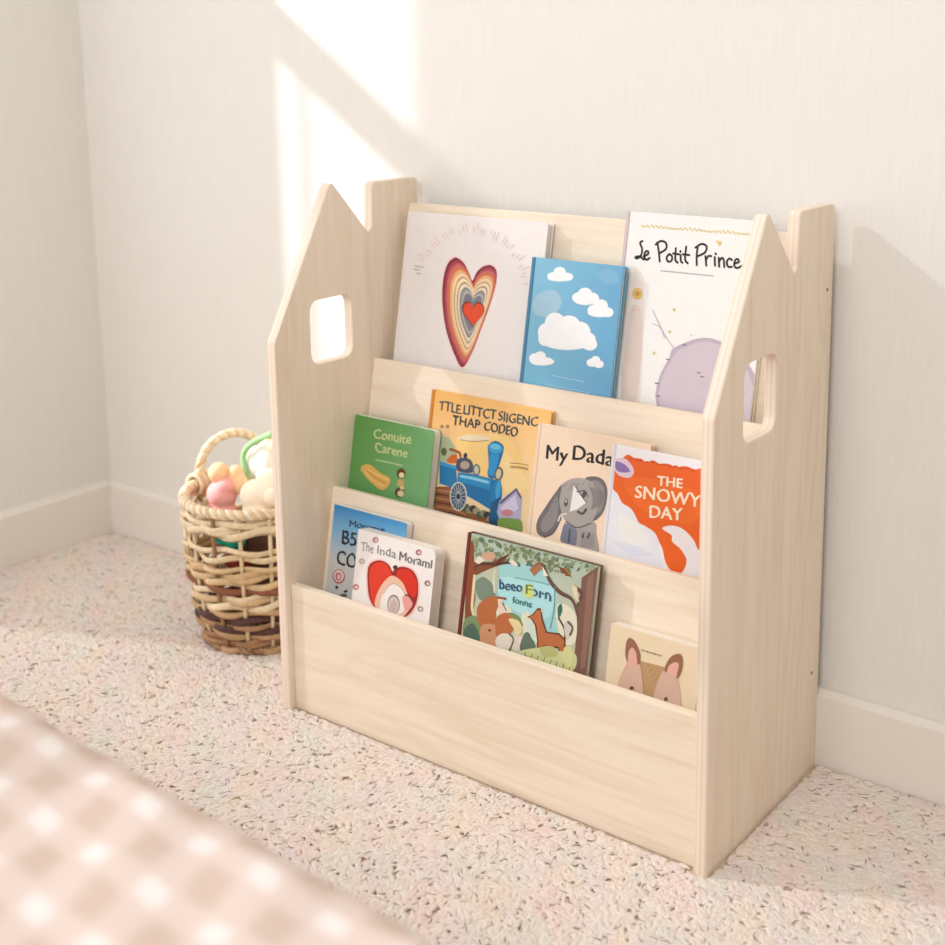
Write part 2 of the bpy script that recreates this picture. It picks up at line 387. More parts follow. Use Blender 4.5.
class Book:
    def __init__(s, name, tier, off, th, x0, x1, top_s, label, cover, kind='hard', spine=None, radius=None, cat='book', back=None):
        s.kind, s.th, s.w = kind, th, x1-x0
        y, z = TOPS[tier]; P0 = Vector((0, y, z))
        s_bot = (FLOORS[tier]+.0008-(z+NV.z*(off-th)))/SLV.z
        s.h = top_s-s_bot
        base = P0+NV*off+SLV*s_bot+Vector(((x0+x1)/2, 0, 0))
        s.root = empty(name, base, (-TILT, 0, 0)); tag(s.root, label, cat, 'picture books on the bookshelf')
        s.M = Matrix.Translation(base) @ Matrix.Rotation(-TILT, 4, 'X'); s.Mi = s.M.inverted()
        s.base, s.cover = base, cover; s.polys = []; s.layer = 0
        hw = s.w/2; s.rect = (-hw, hw, 0, s.h); r = radius
        if kind == 'board':
            s.R = r or .008; ct = .0008
            s.out = rrect(-hw, hw, 0, s.h, [.001, s.R, s.R, .001])
            bm = bmesh.new(); ins = .0004
            npg = max(4, int((th-.002)/.0022)); dz = (th-2*ct)/npg
            for k in range(npg):
                slab(bm, rrect(-hw+ins, hw-ins, ins, s.h-ins, [.001, s.R, s.R, .001]), ct+dz*k+.00012, ct+dz*(k+1)-.00004, .0002)
            bm_obj('page_block', bm, M_pages, s.root)
            bm = bmesh.new(); slab(bm, rrect(-hw, hw, 0, s.h, [.001, s.R, s.R, .001]), th-ct, th, .0002); s.solid('back_cover', bm, back or cover)
            s.ct = ct
        else:
            s.ct = ct = .0022 if kind == 'hard' else .0006
            ov = .0028 if kind == 'hard' else .0003; gut = .006 if kind == 'hard' else .0
            bm = bmesh.new(); box(bm, (-hw+.002, ct+.0001, ov), (hw-ov, th-ct-.0001, s.h-ov)); bm_obj('page_block', bm, M_pages, s.root)
            bm = bmesh.new(); slab(bm, rrect(-hw+.001, hw, 0, s.h, [.0006]*4, 2), th-ct, th, .0004); s.solid('back_cover', bm, back or cover)
            bm = bmesh.new()          # rounded spine with its hinge strip
            box(bm, (-hw, .0004, 0), (-hw+.0022, th-.0004, s.h), .0007)
            if gut: box(bm, (-hw+.001, .0006, .0005), (-hw+gut+.001, .0018, s.h-.0005), 0); box(bm, (-hw, 0, 0), (-hw+.0045, .002, s.h), .0006)
            s.solid('spine', bm, spine or cover)
            s.out = rrect(-hw+gut, hw, 0, s.h, [.0006]*4, 2)
        s.z = lambda k: -.00025-.00009*k
        s.o = None
    def solid(s, name, bm, color):
        o = bm_obj(name, bm, M_print, s.root); me = o.data
        at = me.color_attributes.new('Col', 'FLOAT_COLOR', 'POINT'); at.data.foreach_set('color', np.tile(np.array((*lin(color), 1), np.float32), len(me.vertices)))
        return o
    def view(s, ox, oy, sc_): s.vw = (ox, oy, sc_)
    def p(s, x, y):
        ox, oy, k = s.vw; q = s.Mi @ ray_to_plane(ox+x/k, oy+y/k, s.base, NV); return Vector((q.x, q.z))
    def raw(s, pts, color, colors=None):
        """a patch of ink in cover coordinates"""
        n = len(pts); cl = [lin(c) for c in colors] if colors else [lin(color)]*n
        poly = clip([(Vector(a), c) for a, c in zip(pts, cl)], (s.rect[0]+.0006+(.006 if s.kind == 'hard' else 0), s.rect[1]-.0006, .0006, s.rect[3]-.0006))
        if len(poly) >= 3: s.polys.append((s.layer, poly)); s.layer += 1
    def poly(s, pts, color, smooth=False, colors=None):
        q = [s.p(*a) for a in pts]
        if smooth: q = spline(q, 6, True)
        s.raw(q, color, colors)
    def ell(s, x, y, rx, ry, color, rot=0, n=28):
        c, d = math.cos(rot), math.sin(rot)
        s.poly([(x+rx*math.cos(t)*c-ry*math.sin(t)*d, y+rx*math.cos(t)*d+ry*math.sin(t)*c) for t in [2*math.pi*k/n for k in range(n)]], color)
    def stroke(s, pts, width, color, smooth=True, cap=True, ends=1.0):
        P = [s.p(*a) for a in pts]; wl = width*(s.p(pts[0][0]+1, pts[0][1])-s.p(*pts[0])).length/2
        if smooth and len(P) > 2: P = spline(P, 6)
        lft, rgt = [], []; n = len(P)
        for k in range(n):
            t = (P[min(k+1, n-1)]-P[max(k-1, 0)])
            if t.length < 1e-9: continue
            t.normalize(); nn = Vector((-t.y, t.x)); q = wl*(ends+(1-ends)*math.sin(math.pi*k/max(n-1, 1)))
            lft.append(P[k]+nn*q); rgt.append(P[k]-nn*q)
        lay = s.layer
        for k in range(len(lft)-1): s.layer = lay; s.raw([lft[k], rgt[k], rgt[k+1], lft[k+1]], color)
        if cap:
            for e in (P[0], P[-1]):
                s.layer = lay; s.raw([(e.x+wl*ends*math.cos(a), e.y+wl*ends*math.sin(a)) for a in [k*math.pi/5 for k in range(10)]], color)
        s.layer = lay+1
    def text(s, body, A, B, cap, color, bold=.0, wob=0.0, seed=0, shear=0.0):
        """lettering whose baseline runs between two points, capitals cap tall"""
        cu = bpy.data.curves.new('t', 'FONT'); cu.body = body; cu.fill_mode = 'FRONT'; cu.resolution_u = 3; cu.shear = shear
        ob = bpy.data.objects.new('t', cu); col.objects.link(ob)
        dg = bpy.context.evaluated_depsgraph_get(); me = bpy.data.meshes.new_from_object(ob.evaluated_get(dg)); bpy.data.objects.remove(ob)
        a, b = s.p(*A), s.p(*B); top = s.p(A[0], A[1]-cap); hgt = (top-a).length
        xs = [v.co.x for v in me.vertices]; x0, x1 = min(xs), max(xs); wd = (b-a).length; d = (b-a).normalized(); u = Vector((-d.y, d.x))
        r = random.Random(seed); f1, f2, q1, q2 = r.uniform(5, 9), r.uniform(11, 19), r.uniform(0, 6), r.uniform(0, 6)
        P = []
        for v in me.vertices:
            t = (v.co.x-x0)/(x1-x0); yy = v.co.y/.73
            yy = yy*(1+wob*math.sin(f1*t*3+q2))+wob*.8*math.sin(f1*t*2+q1)+wob*.5*math.sin(f2*t*2+q2)
            P.append(a+d*(t*wd)+u*(yy*hgt))
        for q in ((-1, 0, 1) if bold else (0,)):
            for f in me.polygons:
                lay = s.layer; s.raw([P[k]+(d*q+u*(.5*q))*(bold*hgt) for k in f.vertices], color); s.layer = lay
            s.layer += 1
        bpy.data.meshes.remove(me)
    def fill(s, color, colors=None):
        """the whole cover in one ink (or a printed blend, colours from bottom-left round to top-left)"""
        x0, x1, z0, z1 = s.rect; s.raw([(x0, z0), (x1, z0), (x1, z1), (x0, z1)], color, colors)
    def done(s):
        bm = bmesh.new(); slab(bm, s.out, 0, s.ct, .0005 if s.kind == 'hard' else .0002)
        me = bpy.data.meshes.new('front_cover'); bm.to_mesh(me); bm.free()
        V = [tuple(v.co) for v in me.vertices]; F = [tuple(p.vertices) for p in me.polygons]; C = [(*lin(s.cover), 1)]*len(V)
        bpy.data.meshes.remove(me)
        for lay, poly in s.polys:
            b0 = len(V); y = -.00008-min(.00002, .0006/max(s.layer, 1))*lay
            V += [(p[0].x, y, p[0].y) for p in poly]; C += [(*p[1], 1) for p in poly]
            if len(poly) == 3: tri = [(0, 1, 2)]
            else: tri = geometry.tessellate_polygon([[Vector((p[0].x, p[0].y, 0)) for p in poly]])
            for t in tri:
                a, b, c = (poly[k][0] for k in t)
                if abs((b-a).cross(c-a)) < 1e-13: continue
                t = tuple(t) if (b-a).cross(c-a) > 0 else tuple(t)[::-1]
                F.append(tuple(b0+k for k in t))
        pyobj('front_cover', V, F, M_print, s.root, False, C)

INK = (34, 34, 38)
def heart(cx, cy, w, h, skew=0, n=40, lean=0.0):
    pts = []
    for k in range(n):
        t = 2*math.pi*k/n; x = 16*math.sin(t)**3/16; y = (13*math.cos(t)-5*math.cos(2*t)-2*math.cos(3*t)-math.cos(4*t))/17
        pts.append((cx+x*w+lean*(y)*h, cy-y*h+skew*x*w))
    return pts

# --- heart book
b = Book('picture_book', 3, .0172, .0148, .033, .278, -.013, 'large white book with a tall rainbow ringed heart, leftmost on the top tier', (236, 229, 226))
b.view(390, 200, 5.559)
ho = [(375, 322), (412, 352), (437, 400), (458, 448), (480, 405), (515, 372), (560, 362), (592, 395), (588, 470), (555, 585), (505, 720), (455, 850), (402, 930), (355, 850), (312, 720), (292, 580), (295, 450), (318, 360), (350, 325)]
cxh, cyh = 455, 600
for q, (c, k, dx, dy) in enumerate([((250, 214, 210), 1.045, 0, 0), ((122, 40, 62), 1, 0, 0), ((172, 62, 72), .955, 4, 3), ((196, 100, 108), .90, 6, 5), ((206, 112, 74), .86, 7, 6), ((226, 168, 120), .79, 8, 8), ((238, 204, 160), .73, 9, 10), ((172, 136, 100), .66, 9, 12), ((240, 214, 178), .635, 10, 13), ((120, 108, 100), .56, 9, 13), ((232, 210, 180), .535, 9, 14), ((104, 108, 114), .46, 8, 14), ((150, 150, 154), .435, 8, 15), ((196, 178, 160), .38, 8, 16), ((120, 122, 130), .35, 8, 16)]):
    b.poly([(cxh+(x-cxh)*k+dx, cyh+(y-cyh)*k+dy) for x, y in ho], c, True)
b.poly(heart(462, 626, 63, 88, .05), (112, 34, 30)); b.poly(heart(464, 628, 57, 80, .05), (226, 74, 36))
for k in range(46):
    a = math.radians(168-k*3.72); rad = 285+10*math.sin(k*1.7)
    if k % 9 in (3, 8): continue
    x, y = 450+rad*math.cos(a), 470-rad*1.02*math.sin(a)
    cc = (186, 158, 162) if k < 3 else (234, 202, 198)
    l = 22+12*((k*7) % 3); b.stroke([(x, y), (x+math.cos(a+.15)*l, y-math.sin(a+.15)*l)], 4.2, cc, False)
b.done()
# --- cloud book
b = Book('picture_book', 3, .0290, .0108, .266, .408, -.060, 'sky blue book scattered with white clouds, in front of the white heart book', (108, 172, 206), spine=(72, 128, 164))  # spine blue darkened, painting in the shade of the hinge groove
b.view(380, 180, 3.9375)
b.fill((108, 172, 206), [(112, 178, 208), (98, 160, 200), (104, 166, 202), (130, 188, 214)])
b.poly([(605, 470), (640, 440), (690, 435), (715, 480), (690, 525), (640, 540), (605, 520)], (158, 194, 214), True)
b.poly([(850, 370), (890, 350), (935, 365), (940, 400), (890, 410)], (122, 176, 206), True)
def cloud(c, *blobs):
    for x, y, rx, ry in blobs: b.ell(x, y, rx, ry, c)
CW = (240, 240, 242); CS = (222, 228, 234)
for c, dy in ((CS, 3), (CW, 0)):
    cloud(c, (685, 378+dy, 26, 15), (708, 362+dy, 24, 20), (735, 380+dy, 26, 15), (710, 384+dy, 50, 13))
    cloud(c, (785, 462+dy, 28, 20), (808, 448+dy, 28, 24), (835, 465+dy, 28, 22), (810, 472+dy, 45, 18))
    cloud(c, (850, 512+dy, 32, 22), (870, 494+dy, 28, 24), (898, 520+dy, 22, 18), (868, 520+dy, 50, 18))
    cloud(c, (660, 600+dy, 38, 38), (690, 562+dy, 40, 40), (745, 575+dy, 45, 42), (790, 600+dy, 40, 42), (826, 645+dy, 30, 24), (740, 625+dy, 110, 42), (650, 625+dy, 26, 26))
    cloud(c, (612, 702+dy, 24, 20), (632, 694+dy, 22, 20), (655, 712+dy, 26, 14), (640, 714+dy, 46, 14))
    cloud(c, (836, 718+dy, 22, 15), (850, 708+dy, 18, 15), (862, 724+dy, 20, 14))
for y, x0, x1 in ((770, 680, 800), (803, 650, 815)):
    x = x0
    while x < x1:
        l = 6+(x*7) % 9; b.stroke([(x, y+(x-x0)*.2), (x+l, y+(x+l-x0)*.2)], 3, (176, 212, 228), False); x += l+5
b.done()
# --- script title book
b = Book('picture_book', 3, .0122, .0105, .393, .594, .010, 'tall white book with black handwritten title above a mauve hill, right on top tier', (238, 235, 232), spine=(206, 190, 190))
b.view(600, 190, 3.78)
b.poly([(100, 330), (160, 320), (165, 420), (150, 800), (80, 800)], (232, 222, 214), True)
b.poly([(110, 470), (152, 450), (158, 560), (140, 790), (80, 790)], (226, 208, 200), True)
x = 158
while x < 575:
    l = 5+(x*5) % 9; b.stroke([(x, 133+(x-158)*.075+3*math.sin(x)), (x+l, 140+(x-158)*.075)], 6, (228, 208, 156), False); x += l+6
b.poly([(437, 190), (462, 195), (452, 215)], (224, 196, 120))
def script(strokes, wd=7.2):
    for st in strokes: b.stroke(st, wd, INK)
script([[(161, 193), (152, 200), (159, 222), (156, 246), (141, 259), (134, 254), (150, 251), (166, 263)],
        [(166, 251), (182, 242), (181, 231), (171, 235), (168, 252), (176, 264), (188, 257)],
        [(217, 198), (222, 230), (226, 270)], [(211, 206), (230, 193), (249, 200), (250, 222), (228, 238)],
        [(262, 242), (252, 256), (258, 271), (271, 266), (272, 250), (262, 242)],
        [(287, 220), (285, 262), (294, 275)], [(277, 240), (299, 243)],
        [(305, 246), (306, 268), (312, 275)], [(304, 231), (305, 234)],
        [(326, 214), (322, 262), (332, 277)], [(313, 243), (338, 246)],
        [(370, 212), (366, 245), (366, 284)], [(361, 218), (384, 204), (403, 213), (397, 236), (370, 250)],
        [(399, 250), (402, 286)], [(402, 262), (410, 250), (421, 250)],
        [(434, 254), (435, 286)], [(437, 240), (438, 243)],
        [(449, 256), (451, 290)], [(451, 270), (460, 257), (468, 264), (470, 291)],
        [(499, 265), (489, 259), (480, 272), (485, 290), (499, 290)],
        [(508, 278), (525, 272), (521, 261), (511, 266), (508, 284), (518, 295), (541, 284)]])
x = 232
while x < 425:
    l = 5+(x*3) % 8; b.stroke([(x, 305+(x-232)*.1), (x+l, 305+(x+l-232)*.1)], 4, (188, 182, 196), False); x += l+5
b.ell(142, 392, 19, 22, (222, 186, 104)); b.ell(142, 392, 9, 10, (204, 150, 70))
for x, y, r in ((281, 452, 9), (264, 536, 9), (205, 616, 8), (130, 455, 6), (346, 548, 5)): b.poly([(x-r, y), (x-r*.2, y-r*.3), (x, y-r), (x+r*.3, y-r*.2), (x+r, y), (x+r*.3, y+r*.3), (x, y+r), (x-r*.3, y+r*.3)], (206, 188, 120))
for pts in ([(200, 455), (235, 530), (278, 596)], [(200, 505), (228, 520), (245, 560)]): b.stroke(pts, 3, (190, 180, 186))
b.poly([(212, 790), (215, 745), (232, 690), (262, 635), (275, 602), (320, 578), (380, 560), (440, 566), (520, 610), (580, 690), (610, 800), (600, 900), (400, 910), (240, 850)], (188, 172, 186), True)
b.poly([(224, 790), (226, 750), (242, 695), (272, 642), (300, 605), (380, 574), (440, 582), (510, 622), (560, 690), (590, 800), (580, 880), (400, 890), (250, 840)], (204, 190, 200), True)
for x, y in ((222, 778), (258, 640), (375, 690), (388, 705), (320, 585), (216, 730)): b.stroke([(x-6, y), (x+5, y+2)], 4, (120, 104, 126), False)
b.done()
# --- green board book
b = Book('board_book', 2, .026, .0145, .018, .164, -.080, 'small green board book with a yellow corn shape, leftmost on the middle tier', (96, 156, 84), 'board', radius=.007)
b.view(345, 410, 9.45)
b.fill((96, 156, 84), [(98, 158, 84), (122, 178, 122), (112, 170, 110), (92, 148, 72)])
G = (206, 214, 150)
b.text('Conuite', (270, 262), (622, 325), 95, G, .025, .05, 3); b.text('Carene', (282, 388), (588, 452), 92, G, .025, .05, 4)
b.stroke([(290, 470), (400, 492), (540, 525)], 9, (186, 208, 160))
b.poly([(150, 545), (225, 512), (330, 590), (425, 645), (412, 715), (345, 755), (255, 690), (180, 610)], (226, 178, 96), True)
for d in (-30, 0, 30): b.stroke([(190+d*.2, 560-d*.2), (290+d*.6, 640-d*.9), (385+d*.5, 690-d)], 9, (238, 204, 128) if d else (206, 140, 66))
b.ell(532, 600, 42, 48, (92, 52, 24)); b.ell(536, 615, 26, 26, (236, 216, 170)); b.ell(528, 690, 36, 38, (196, 170, 110)); b.ell(518, 780, 46, 50, (86, 66, 34)); b.ell(528, 790, 32, 30, (226, 206, 160)); b.ell(540, 735, 20, 18, (220, 200, 150))
b.done()
# --- engine book
b = Book('picture_book', 2, .0102, .0092, .1385, .338, -.028, 'orange book with a blue steam engine, second from left on the middle tier', (240, 190, 110), spine=(206, 132, 52))
b.view(425, 385, 6.3)
b.fill((240, 190, 110), [(240, 218, 178), (242, 224, 190), (240, 190, 114), (238, 180, 100)])
b.poly([(200, 330), (520, 330), (640, 600), (560, 700), (300, 520)], (244, 206, 132), True)
b.poly([(480, 420), (560, 480), (650, 620), (560, 700), (480, 620)], (246, 216, 154), True)
TI = (54, 70, 80)
b.text('TTLE.LITTCT', (88, 158), (446, 217), 62, TI, .045, .05, 8); b.text('SIIGENC', (462, 224), (708, 264), 62, TI, .045, .05, 9)
b.text('THAP', (172, 246), (345, 278), 58, (48, 58, 66), .05, .06, 10); b.text('CODEO', (372, 285), (582, 326), 62, (48, 58, 66), .05, .05, 11)
b.poly([(205, 335), (300, 315), (420, 335), (300, 357)], (232, 216, 186), True); b.stroke([(225, 345), (300, 355), (400, 350)], 4, (170, 140, 100))
for y in (492, 512, 520): b.stroke([(540, y), (600, y+4), (650, y+14)], 4, (150, 112, 64))
# track and trucks under the engine
b.poly([(60, 640), (160, 640), (300, 800), (480, 880), (300, 880), (60, 800)], (142, 92, 62))
for k in range(6): b.stroke([(70, 660+k*26), (180, 680+k*26), (260, 730+k*22)], 7, (92, 56, 42) if k % 2 else (186, 130, 90))
b.poly([(95, 330), (150, 330), (190, 400), (200, 470), (90, 480)], (176, 186, 150), True); b.poly([(140, 470), (170, 440), (200, 440), (200, 490), (150, 490)], (206, 104, 44), True); b.stroke([(160, 405), (215, 425), (225, 450)], 14, (150, 84, 48))
b.ell(125, 292, 30, 36, (222, 190, 140)); b.ell(108, 262, 11, 12, (170, 122, 80)); b.ell(143, 262, 11, 12, (170, 122, 80)); b.ell(120, 420, 18, 26, (96, 104, 70))
b.poly([(92, 480), (195, 510), (205, 620), (180, 650), (92, 620)], (32, 122, 176)); b.poly([(92, 480), (195, 508), (197, 530), (92, 504)], (58, 154, 204))
b.poly([(205, 470), (252, 458), (295, 480), (300, 550), (205, 540)], (70, 82, 108), True); b.ell(252, 505, 30, 26, (176, 160, 138)); b.ell(255, 445, 12, 18, (54, 52, 62))
b.ell(325, 535, 24, 38, (112, 118, 112)); b.ell(325, 535, 14, 26, (206, 196, 170))
b.poly([(208, 550), (300, 560), (420, 590), (480, 605), (485, 690), (465, 760), (420, 790), (340, 740), (250, 690), (205, 640)], (24, 112, 168))
b.poly([(210, 556), (300, 566), (420, 596), (410, 660), (300, 630), (215, 612)], (36, 140, 196)); b.poly([(222, 566), (300, 578), (405, 606), (402, 622), (300, 596), (222, 582)], (140, 206, 232))
b.ell(450, 690, 36, 92, (30, 124, 180), .1); b.ell(462, 660, 16, 60, (62, 160, 208), .1)
b.poly([(398, 420), (400, 380), (440, 352), (485, 372), (496, 410), (470, 500), (440, 585), (396, 572), (402, 500)], (22, 108, 164), True)
b.poly([(408, 430), (470, 440), (440, 575), (400, 566)], (38, 146, 202)); b.ell(445, 400, 44, 34, (52, 158, 210), .2); b.ell(445, 388, 34, 18, (104, 188, 224), .2)
b.ell(465, 560, 28, 44, (92, 96, 100), .15); b.ell(465, 560, 17, 32, (206, 190, 160), .15)
for k in range(9): b.ell(260+k*22, 770+k*9+12*math.sin(k*2), 24, 22, [(78, 92, 76), (134, 140, 112), (60, 58, 62), (168, 152, 118)][k % 4])
b.ell(212, 702, 54, 92, (214, 214, 206)); b.ell(212, 702, 47, 84, (62, 82, 104))
for k in range(8):
    a = k*math.pi/8; b.stroke([(212-44*math.cos(a), 702-80*math.sin(a)), (212+44*math.cos(a), 702+80*math.sin(a))], 5, (168, 178, 184), False)
b.ell(212, 702, 12, 18, (36, 50, 70)); b.ell(445, 860, 40, 30, (36, 70, 100)); b.poly([(420, 740), (480, 700), (470, 850), (400, 860)], (30, 88, 132))
b.poly([(455, 800), (470, 730), (575, 650), (612, 720), (600, 870), (480, 880)], (176, 172, 204)); b.poly([(470, 740), (578, 648), (615, 715), (600, 712), (575, 668), (480, 752)], (98, 92, 122)); b.poly([(480, 770), (570, 690), (590, 780), (500, 830)], (206, 202, 226))
b.ell(520, 805, 38, 22, (196, 128, 140)); b.poly([(470, 840), (560, 840), (610, 860), (600, 930), (470, 890)], (122, 154, 78), True)
b.done()
# --- grey elephant book
b = Book('picture_book', 2, .0185, .0078, .325, .492, -.044, 'peach book with a grey elephant, between the engine book and the orange snow book', (238, 212, 186), spine=(232, 208, 184))
b.view(500, 400, 4.2955)
b.text("My", (198, 252), (290, 268), 62, INK, .035, .03, 2); b.text("Dada'", (312, 254), (500, 288), 66, INK, .035, .03, 5)
E1, E2, E3, EL = (140, 134, 134), (166, 158, 154), (112, 106, 108), (84, 80, 84)
b.poly([(285, 520), (270, 600), (330, 640), (420, 660), (416, 580), (400, 520)], E2, True)
b.poly([(268, 560), (285, 530), (330, 560), (318, 640), (262, 610)], (118, 124, 138), True)
b.poly([(360, 350), (400, 328), (445, 345), (462, 400), (445, 480), (400, 520), (360, 480)], E3, True); b.poly([(380, 365), (415, 345), (445, 375), (448, 430), (430, 480), (395, 490)], E1, True)
b.poly([(245, 400), (275, 355), (330, 335), (390, 350), (420, 410), (415, 480), (380, 540), (320, 545), (275, 510)], E2, True)
b.poly([(240, 395), (265, 370), (255, 440), (265, 500), (235, 560), (195, 590), (160, 570), (160, 520), (195, 460)], E3, True); b.poly([(236, 420), (248, 420), (248, 490), (225, 545), (195, 568), (176, 555), (180, 520), (210, 470)], E1, True)
b.poly([(318, 360), (300, 480), (330, 470), (372, 440), (345, 405)], (232, 228, 224)); b.stroke([(318, 360), (345, 405), (372, 440)], 4, EL)
b.ell(284, 440, 8, 18, EL, .1); b.ell(284, 434, 4, 7, (190, 186, 182)); b.ell(362, 405, 9, 16, EL, .3); b.stroke([(335, 480), (355, 488), (370, 470)], 9, EL); b.stroke([(330, 395), (365, 390), (378, 415)], 4, EL)
b.stroke([(265, 510), (250, 520), (262, 495), (285, 488)], 7, (210, 204, 198)); b.stroke([(285, 520), (330, 548), (390, 530)], 4, EL)
for x in (352, 376): b.stroke([(x, 592), (x+8, 572), (x+6, 590)], 6, EL)
b.stroke([(190, 590), (230, 570), (262, 510)], 4, EL)
for k in range(14): b.stroke([(182+k*3, 560-k*9), (200+k*3, 540-k*8), (212+k*2, 520-k*8)], 2.5, (122, 116, 116) if k % 2 else (158, 150, 148))
for k in range(12): b.stroke([(385+k*5, 372+k*2), (398+k*4, 420), (392+k*4, 470-k*2)], 2.5, (122, 116, 118) if k % 2 else (160, 152, 150))
for k in range(10): b.stroke([(270+k*14, 372-k*2+(k % 3)*8), (284+k*13, 362-k+(k % 2)*6)], 2.5, (186, 178, 172) if k % 2 else (140, 134, 132), False)
for k in range(6): b.stroke([(345+k*11, 556+k*3), (352+k*10, 590), (350+k*10, 630)], 2.5, (146, 140, 138)); b.stroke([(300, 555), (295, 610)], 4, EL)
b.done()
# --- orange snow book
b = Book('picture_book', 2, .0262, .0074, .443, .616, -.051, 'white and orange book with cream capitals, rightmost on the middle tier', (236, 230, 232), spine=(222, 216, 222))
b.view(600, 440, 6.3)
b.poly([(60, 300), (160, 380), (340, 570), (370, 700), (380, 860), (20, 740)], (226, 226, 232), True); b.poly([(120, 470), (250, 540), (300, 650), (150, 640)], (232, 230, 226), True); b.poly([(80, 640), (200, 660), (330, 720), (200, 730)], (216, 218, 230), True)
OR = (230, 98, 34)
b.poly([(75, 150), (130, 125), (175, 92), (215, 112), (260, 118), (290, 140), (335, 128), (372, 148), (430, 150), (480, 170), (540, 165), (600, 185), (660, 180), (860, 230), (860, 760), (720, 730), (660, 690), (620, 690), (590, 630), (540, 575), (490, 545), (430, 540), (392, 558), (450, 600), (455, 640), (510, 690), (545, 760), (520, 830), (480, 840), (440, 815), (410, 760), (395, 690), (372, 640), (345, 585), (290, 545), (245, 520), (225, 480), (195, 432), (140, 395), (112, 340), (78, 292)], OR, True)
b.poly([(150, 260), (300, 240), (600, 330), (600, 520), (420, 500), (250, 430)], (236, 108, 40), True)
b.poly([(85, 130), (160, 118), (215, 190), (185, 238), (110, 215)], (222, 196, 210), True); b.poly([(92, 135), (150, 150), (190, 195), (150, 205), (105, 190)], (138, 112, 172), True); b.poly([(70, 150), (92, 120), (90, 190), (72, 240)], (96, 80, 120))
for k in range(12): b.ell(190+k*36, 118+k*6.5+4*math.sin(k*3), 16, 6, (214, 76, 30), .15)
CR = (250, 228, 200)
b.text('THE', (362, 284), (520, 304), 62, CR, .05, .03, 12)
b.text('SNOWY', (222, 360), (632, 426), 82, CR, .035, .03, 13); b.text('DAY', (315, 486), (520, 508), 80, CR, .04, .02, 14)
b.done()
# --- blue counting book
b = Book('board_book', 1, .014, .0128, .038, .171, -.020, 'blue and grey board book with black capitals, tucked behind the white apple book', (176, 186, 192), 'board', radius=.007)
b.view(320, 500, 7.269)
b.fill((196, 196, 194))
x0, x1, z0, z1 = b.rect; b.raw([(x0, z1*.52), (x1, z1*.52), (x1, z1*.78), (x0, z1*.78)], 0, [(196, 196, 194), (196, 196, 194), (136, 188, 220), (122, 176, 210)]); b.raw([(x0, z1*.78), (x1, z1*.78), (x1, z1), (x0, z1)], 0, [(122, 176, 210), (136, 188, 220), (64, 154, 212), (40, 128, 192)])
b.text('Moorme', (215, 190), (468, 244), 50, (30, 58, 84), .05, .06, 21); b.text('B5', (160, 316), (262, 338), 108, INK, .035, .04, 22); b.text('COU', (122, 466), (330, 520), 110, INK, .035, .04, 23)
b.ell(137, 555, 45, 52, (170, 84, 88)); b.ell(137, 552, 37, 43, (226, 202, 200)); b.ell(135, 556, 23, 30, (182, 106, 108)); b.ell(138, 558, 12, 18, (226, 190, 188))
b.ell(122, 635, 11, 11, INK); b.poly([(172, 660), (200, 652), (202, 668), (180, 676)], INK); b.poly([(145, 690), (180, 680), (200, 700), (150, 705)], (90, 90, 94), True)
b.done()
# --- apple book
b = Book('board_book', 1, .0332, .0185, .104, .239, -.039, 'chunky white board book with big red apple heart, in front of blue board book', (240, 232, 228), 'board', radius=.011)
b.view(320, 500, 7.269)
TC = (120, 122, 124)
b.text('The', (298, 368), (388, 386), 72, (150, 152, 152), .02, .06, 31); b.text('Inda', (416, 392), (552, 422), 66, (132, 132, 132), .02, .07, 32); b.text('Moraml', (576, 436), (812, 500), 66, (108, 104, 102), .04, .06, 33)
ap = [(345, 560), (355, 480), (395, 445), (450, 440), (500, 470), (530, 520), (555, 495), (610, 485), (670, 510), (708, 570), (716, 660), (700, 750), (660, 820), (610, 850), (540, 835), (450, 810), (390, 770), (355, 690)]
b.poly([(530+(x-530)*1.06, 640+(y-640)*1.06) for x, y in ap], (244, 202, 196), True); b.poly(ap, (150, 44, 34), True)
b.poly([(357, 560), (368, 490), (405, 458), (455, 452), (500, 490), (520, 545), (470, 590), (420, 660), (395, 760), (368, 690)], (222, 62, 40), True); b.poly([(560, 520), (610, 500), (660, 520), (700, 580), (706, 660), (680, 710), (620, 650), (570, 580)], (214, 50, 34), True)
b.poly([(470, 590), (530, 550), (600, 600), (640, 690), (672, 750), (640, 810), (590, 850), (460, 820), (400, 770), (420, 670)], (238, 190, 164), True)
b.poly([(480, 640), (530, 605), (590, 640), (625, 720), (600, 820), (500, 830), (440, 790), (450, 700)], (240, 232, 226), True); b.stroke([(462, 680), (500, 625), (545, 608), (600, 650), (630, 720)], 5, (196, 160, 146))
b.poly([(600, 700), (660, 715), (672, 770), (620, 800)], (232, 162, 156), True); b.stroke([(620, 690), (650, 700), (672, 735)], 9, (130, 44, 40))
b.ell(536, 760, 46, 72, (140, 122, 120)); b.ell(536, 764, 39, 64, (214, 196, 190)); b.ell(536, 770, 24, 44, (200, 178, 174))
b.ell(548, 488, 17, 14, (58, 44, 34), -.4); b.stroke([(536, 530), (540, 510), (548, 490)], 6, (120, 60, 44))
for x, y, c in ((405, 290, (176, 110, 104)), (718, 380, (168, 100, 100)), (305, 445, (188, 170, 150)), (262, 632, (196, 96, 96)), (782, 605, (150, 110, 100)), (730, 790, (170, 150, 130))):
    b.ell(x, y, 21, 21, c); b.ell(x+4, y+2, 11, 11, (230, 206, 198))
b.done()
